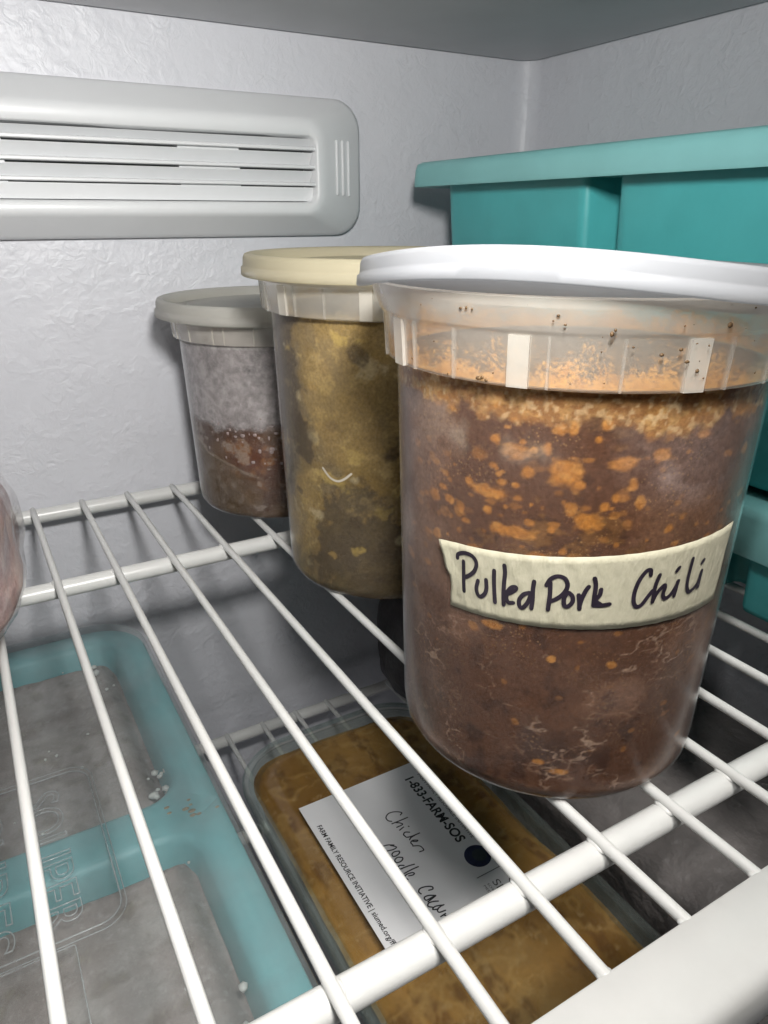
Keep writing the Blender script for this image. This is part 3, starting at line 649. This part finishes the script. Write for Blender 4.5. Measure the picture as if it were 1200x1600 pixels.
for y0, y1, zz, sd in ((.2600, .3985, TZ - .0060, 2.0), (.1110, .2335, TZ - .0045, 6.0)):
    G, F = lumpy(X0 + .017, X1 - .0178, y0, y1, zz, .0035, 120, 100, sd, -.17, True)
    me = mesh([(x + .03, y - .25, z + .1833) for x, y, z in G], F)
    n1, n2, n3 = fbm(G + sd, 40), fbm(G + sd, 160), fbm(G + sd, 520, 3)
    C = np.tile(np.array([[.25, .215, .198]]), (len(G), 1))
    C = lay(C, sst(n1, .45, .62) * .7, (.32, .30, .28)); C = lay(C, sst(n2, .52, .7) * .6, (.15, .125, .105)); C = lay(C, sst(n3, .60, .74) * .4, (.42, .40, .38)); C = lay(C, sst(n2 * .5 + n3 * .5, .60, .72) * .5, (.24, .21, .15))
    paint(me, C); link('frozen_food', me, M['ice'], tr)
bm = bmesh.new(); rr = random.Random(21)
spots = [(.0385 + rr.gauss(0, .004), .268 + rr.gauss(0, .008)) for _ in range(16)] + [(rr.uniform(-.05, .04), rr.uniform(.12, .39)) for _ in range(50)] + [(.036 + rr.gauss(0, .004), .150 + rr.gauss(0, .010)) for _ in range(10)]
for x, y in spots:
    if .236 < y < .258: continue
    q = rr.uniform(.0006, .0022) if x > .03 else rr.uniform(.0004, .0010); g = bmesh.ops.create_icosphere(bm, subdivisions=1, radius=q)['verts']
    for v in g: v.co = (x + .03 + v.co.x * rr.uniform(.8, 1.2), y - .25 + v.co.y * rr.uniform(.7, 1.3), TZ - .0055 + .1833 + v.co.z * .7)
o = link('ice_crumbs', from_bm(bm), M['crumb'], tr); o['kind'] = 'stuff'
bm = bmesh.new()
for k in range(9):
    x, y = .046 + rr.gauss(0, .004), .2475 + rr.gauss(0, .004); g = bmesh.ops.create_icosphere(bm, subdivisions=1, radius=rr.uniform(.0006, .0014))['verts']
    for v in g: v.co = (x + .03 + v.co.x * 1.5, y - .25 + v.co.y, TZ + .1833 + v.co.z * .3)
o = link('food_crumbs', from_bm(bm), simple('tan_crumb', (.35, .25, .13), .6, .2, 300), tr); o['kind'] = 'stuff'
def ol(i, z, r=.030): return tl(rrect(X0 - .001 + i, X1 + .001 - i, .0940 + i, .4170 - i, r - i, 10), z)
lid = link('lid', loops([ol(.0004, TZ - .0080), ol(0, TZ - .0070), ol(0, TZ + .0030), ol(.0006, TZ + .0042), ol(.0020, TZ + .0046), ol(.0070, TZ + .0046), ol(.0085, TZ + .0036), ol(.0125, TZ + .0034)], False, True), M['clear_lid'], tr)
sharp(lid, 40)
LZ = TZ + .0034
def ridge(P, z, r):
    n = len(P); P = [np.array((x + .03, y - .25, z + .1833)) for x, y in P]; V, F = [], []; m = 6
    for i in range(n):
        d = P[(i + 1) % n] - P[i - 1]; d /= np.linalg.norm(d) + 1e-12; u = np.array((-d[1], d[0], 0))
        for k in range(m): a = 2 * pi * k / m; V.append(P[i] + r * (u * cos(a) + np.array((0, 0, 1)) * sin(a)))
    for i in range(n):
        j = (i + 1) % n
        for k in range(m): F.append((i * m + k, j * m + k, j * m + (k + 1) % m, i * m + (k + 1) % m))
    return mesh(V, F)
link('panel_ridge', ridge(rrect(-.0720, .0124, .2055, .2915, .0085, 8), LZ, .00035), M['emboss'], lid)
link('panel_ridge', ridge(rrect(-.0735, .0140, .2030, .2940, .0098, 8), LZ, .00025), M['emboss'], lid)
link('panel_ridge', ridge(rrect(-.0600, -.0050, .1200, .2020, .0010, 4), LZ, .00025), M['emboss'], lid)
for s, sz, x, y in (('SOUPER', .0205, -.0145, .2835), ('CUBES', .0205, -.0370, .2835)):
    me = text_mesh(s, sz, outline=.00028); w = max(v.co.x for v in me.vertices)
    for v in me.vertices: v.co.x *= .0745 / w
    o = link('lettering', me, M['emboss'], lid); o.location = (x + .03, y - .25, LZ + .1833); o.rotation_euler = (0, 0, -pi / 2)

# ------------------------------------------------------------------ casserole box with a printed label
BZ = -.122
ca = thing('casserole_box', 'lidded glass box of brown noodle casserole with a white printed label, below the shelf', 'food box', (.142, .2, -.1833))
def cl(P, z): return [(x - .142, y - .2, z + .1833) for x, y in P]
def cb(i, z, r=.030): return cl(rrect(.0835 + i, .1975 - i, .0900 + i, .3080 - i, max(.004, r - i), 10), z)
sharp(link('box', loops([cb(.012, -.1828), cb(.010, -.1832), cb(.0075, -.180), cb(.0030, BZ - .006), cb(.0006, BZ - .005), cb(.0002, BZ), cb(.004, BZ + .0002), cb(.006, BZ - .003)], True, False), M['glass_body'], ca), 60)
P = cb(.0075, BZ - .0045)
G, F = lumpy(.0835, .1975, .0900, .3080, BZ - .0035, .0022, 110, 200, 4.0, 0)
# clip the food sheet to the box outline by squeezing its corners in
R = .024; xa, xb, ya, yb = .0868, .1938, .0938, .3042
for g in G:
    x = xa + (g[0] - .0835) / .114 * (xb - xa); y = ya + (g[1] - .09) / .218 * (yb - ya)
    dx = max(xa + R - x, x - (xb - R), 0); dy = max(ya + R - y, y - (yb - R), 0); d = math.hypot(dx, dy)
    if d > 0 and max(dx, dy) > 0:
        k = max(dx, dy) / d
        x += (dx - dx * k) * (1 if x < xa + R else -1); y += (dy - dy * k) * (1 if y < ya + R else -1)
    g[0], g[1] = x, y
me = mesh([(x - .142, y - .2, z + .1833) for x, y, z in G], F)
n1, n2, n3 = fbm(G + 1, 22), fbm(G * np.array([1.6, .6, 1]) + 2, 90), fbm(G + 3, 330, 3)
C = np.tile(np.array([[.24, .122, .027]]), (len(G), 1))
C = lay(C, sst(n1, .42, .6) * .8, (.34, .19, .05)); C = lay(C, sst(n2, .50, .66) * .7, (.12, .05, .012)); C = lay(C, sst(n2 * .5 + n3 * .5, .56, .66) * .6, (.36, .22, .075))
C = lay(C, sst(n3, .66, .78) * .25, (.50, .38, .20)); n5 = np.abs(fbm(G * np.array([1, 1.5, 1]) + 8, 55, 3) - .5); C = lay(C, (1 - sst(n5, .005, .05)) * .55, (.42, .26, .085))
paint(me, C); link('food', me, M['bake'], ca)
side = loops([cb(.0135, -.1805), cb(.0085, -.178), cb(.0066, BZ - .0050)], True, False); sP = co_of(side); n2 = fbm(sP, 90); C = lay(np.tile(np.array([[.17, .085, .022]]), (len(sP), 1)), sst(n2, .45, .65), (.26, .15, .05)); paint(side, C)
link('food_side', side, M['bake'], ca)
cl_ = link('lid', loops([cb(.0002, BZ - .0010), cb(-.0022, BZ - .0022), cb(-.0026, BZ - .001), cb(-.0024, BZ + .0020), cb(-.0012, BZ + .0030), cb(.0030, BZ + .0032), cb(.0060, BZ + .0028), cb(.0072, BZ + .0012), cb(.0110, BZ + .0010), cb(.0125, BZ + .0020), cb(.016, BZ + .0022)], False, True), M['box_lid'], ca)
sharp(cl_, 40)
link('lid_edge', loops([cb(-.0029, BZ - .0010), cb(-.0029, BZ + .0018), cb(-.0014, BZ + .0034), cb(.0028, BZ + .0035)], False, False), M['clear_edge'], cl_)
QZ = BZ + .0030
paper = link('label_sheet', box(.1002 - .142, .1690 - .142, .1590 - .2, .2572 - .2, QZ + .1833 - .0002, QZ + .1833, .0), M['paper'], ca, False)
paper.rotation_euler = (0, 0, 0)
def put(s, size, x, y, length, mat, bold=0.0):
    me = text_mesh(s, size, bold=bold); w = max(v.co.x for v in me.vertices)
    for v in me.vertices:
        v.co.x *= length / w
    o = link('lettering', me, mat, paper, False); o.location = (x - .142, y - .2, QZ + .1833 + .00012); o.rotation_euler = (0, 0, -pi / 2); return o
put('FARM FAMILY RESOURCE INITIATIVE | siumed.org/ffri', .0034, .1030, .2425, .0718, M['print'], .00006)
put('1-833-FARM-SOS', .0070, .1555, .2490, .0480, M['print'], .00018)
put('FARM FAMILY RESOURCE INITIATIVE', .0032, .1628, .2480, .0480, M['print_grey'])
put('SIU', .0052, .1560, .1765, .0090, M['print_grey'])
put('SCHOOL OF', .0016, .1535, .1765, .0110, M['print_grey']); put('MEDICINE', .0016, .1515, .1765, .0100, M['print_grey'])
def disc(x, y, r, mat, name, e=.00012):
    V = [(x - .142, y - .2, QZ + .1833 + e)] + [(x - .142 + r * cos(2 * pi * k / 40), y - .2 + r * sin(2 * pi * k / 40), QZ + .1833 + e) for k in range(40)]
    return link(name, mesh(V, [(0, k + 1, (k + 1) % 40 + 1) for k in range(40)]), mat, paper, False)
disc(.1590, .1905, .0061, M['print_blue'], 'round_emblem'); disc(.1600, .1905, .0034, simple('emblem_centre', (.03, .04, .05), .5, .3, 500), 'emblem_field', .00018)
disc(.1655, .1715, .0030, M['print'], 'round_mark')
link('divider_line', box(.1515 - .142, .1640 - .142, .1808 - .2, .1811 - .2, QZ + .1833 + .0001, QZ + .1833 + .00016), M['print_grey'], paper, False)
link('handwriting', strokes_mesh([[(x * 1.0, y) for x, y in s] for s in LABEL_STROKES], .00062, lambda u, v, e: (u - .142, v - .2, QZ + .1833 + .00014 + e)), M['ball_ink'], paper)

# ------------------------------------------------------------------ bag of frozen meat at the left edge
def pillow(c, h, rot, seed, amp, nu=96, nv=64, pw=.55, pz=.6):
    V = []
    for j in range(nv + 1):
        ph = -pi / 2 + pi * j / nv
        for i in range(nu):
            th = 2 * pi * i / nu; f = lambda x, p: math.copysign(abs(x) ** p, x)
            V.append((h[0] * f(cos(ph), pz) * f(cos(th), pw), h[1] * f(cos(ph), pz) * f(sin(th), pw), h[2] * f(sin(ph), pz)))
    V = np.array(V); ce = V / (np.linalg.norm(V, axis=1)[:, None] + 1e-9)
    d = (fbm(V + seed, 28, 3) - .5) * 2 * amp + (fbm(V + seed, 110, 3) - .5) * amp * .7
    V = V + ce * d[:, None]
    F = [(j * nu + i, j * nu + (i + 1) % nu, (j + 1) * nu + (i + 1) % nu, (j + 1) * nu + i) for j in range(nv) for i in range(nu)]
    a = radians(rot); V = np.stack([V[:, 0] * cos(a) - V[:, 1] * sin(a), V[:, 0] * sin(a) + V[:, 1] * cos(a), V[:, 2]], 1)
    return V, F
bg_ = thing('meat_bag', 'clear bag of frosty pink ground meat at the left edge of the shelf', 'food bag', (-.0700, .288, .0017))
V, F = pillow((0, 0, 0), (.0735, .058, .0345), 0, 3.0, .0050)
keep = V[:, 2].min(); V[:, 2] -= keep + .001 if False else keep; V[:, 2] += .0004
# lean the right flank outwards at mid height, tucked in at the foot
V[:, 0] -= .007 * np.clip(1 - V[:, 2] / .022, 0, 1) ** 1.5 * (V[:, 0] > 0)
me = mesh(V.tolist(), F); n1, n2, n3 = fbm(V + 1, 45), fbm(V + 2, 150), fbm(V + 3, 420, 3)
C = np.tile(np.array([[.46, .30, .27]]), (len(V), 1)); C = lay(C, sst(n1, .45, .6) * .75, (.36, .29, .30)); C = lay(C, sst(n2, .52, .64) * .75, (.62, .48, .43)); C = lay(C, sst(1 - n2, .57, .68) * .75, (.22, .14, .14)); C = lay(C, sst(n3, .6, .72) * .5, (.70, .63, .60))
C = lay(C, (1 - sst(V[:, 2], .012, .03)) * .5, (.60, .36, .29))
paint(me, C); link('meat', me, M['meat'], bg_)
V2 = V.copy(); cen = np.array([0, 0, .035]); V2 = cen + (V2 - cen) * 1.022; dd = (fbm(V + 9, 60, 4) - .5) * .0045; V2 += ((V2 - cen) / np.linalg.norm(V2 - cen, axis=1)[:, None]) * dd[:, None]; V2[:, 2] = np.maximum(V2[:, 2], .0002)
link('film', mesh(V2.tolist(), F), M['film'], bg_)
# ------------------------------------------------------------------ packages in the dark under the shelf, right
V, F = pillow((0, 0, 0), (.068, .110, .040), 0, 11.0, .007, 80, 48, .4, .5); V[:, 2] -= V[:, 2].min()
me = mesh(V.tolist(), F); o = link('freezer_bag', me, M['grey_bag']); o.location = (.279, .165, -.1833)
tag(o, 'crumpled grey freezer bag in the shade on the lower shelf, right of the casserole', 'food bag')
V, F = pillow((0, 0, 0), (.070, .034, .047), 0, 17.0, .006, 64, 40, .4, .5); V[:, 2] -= V[:, 2].min()
me = mesh(V.tolist(), F); o = link('wrapped_package', me, M['black_bag']); o.location = (.292, .374, -.1833)
tag(o, 'dark wrapped package at the back of the lower shelf under the bins', 'food package')
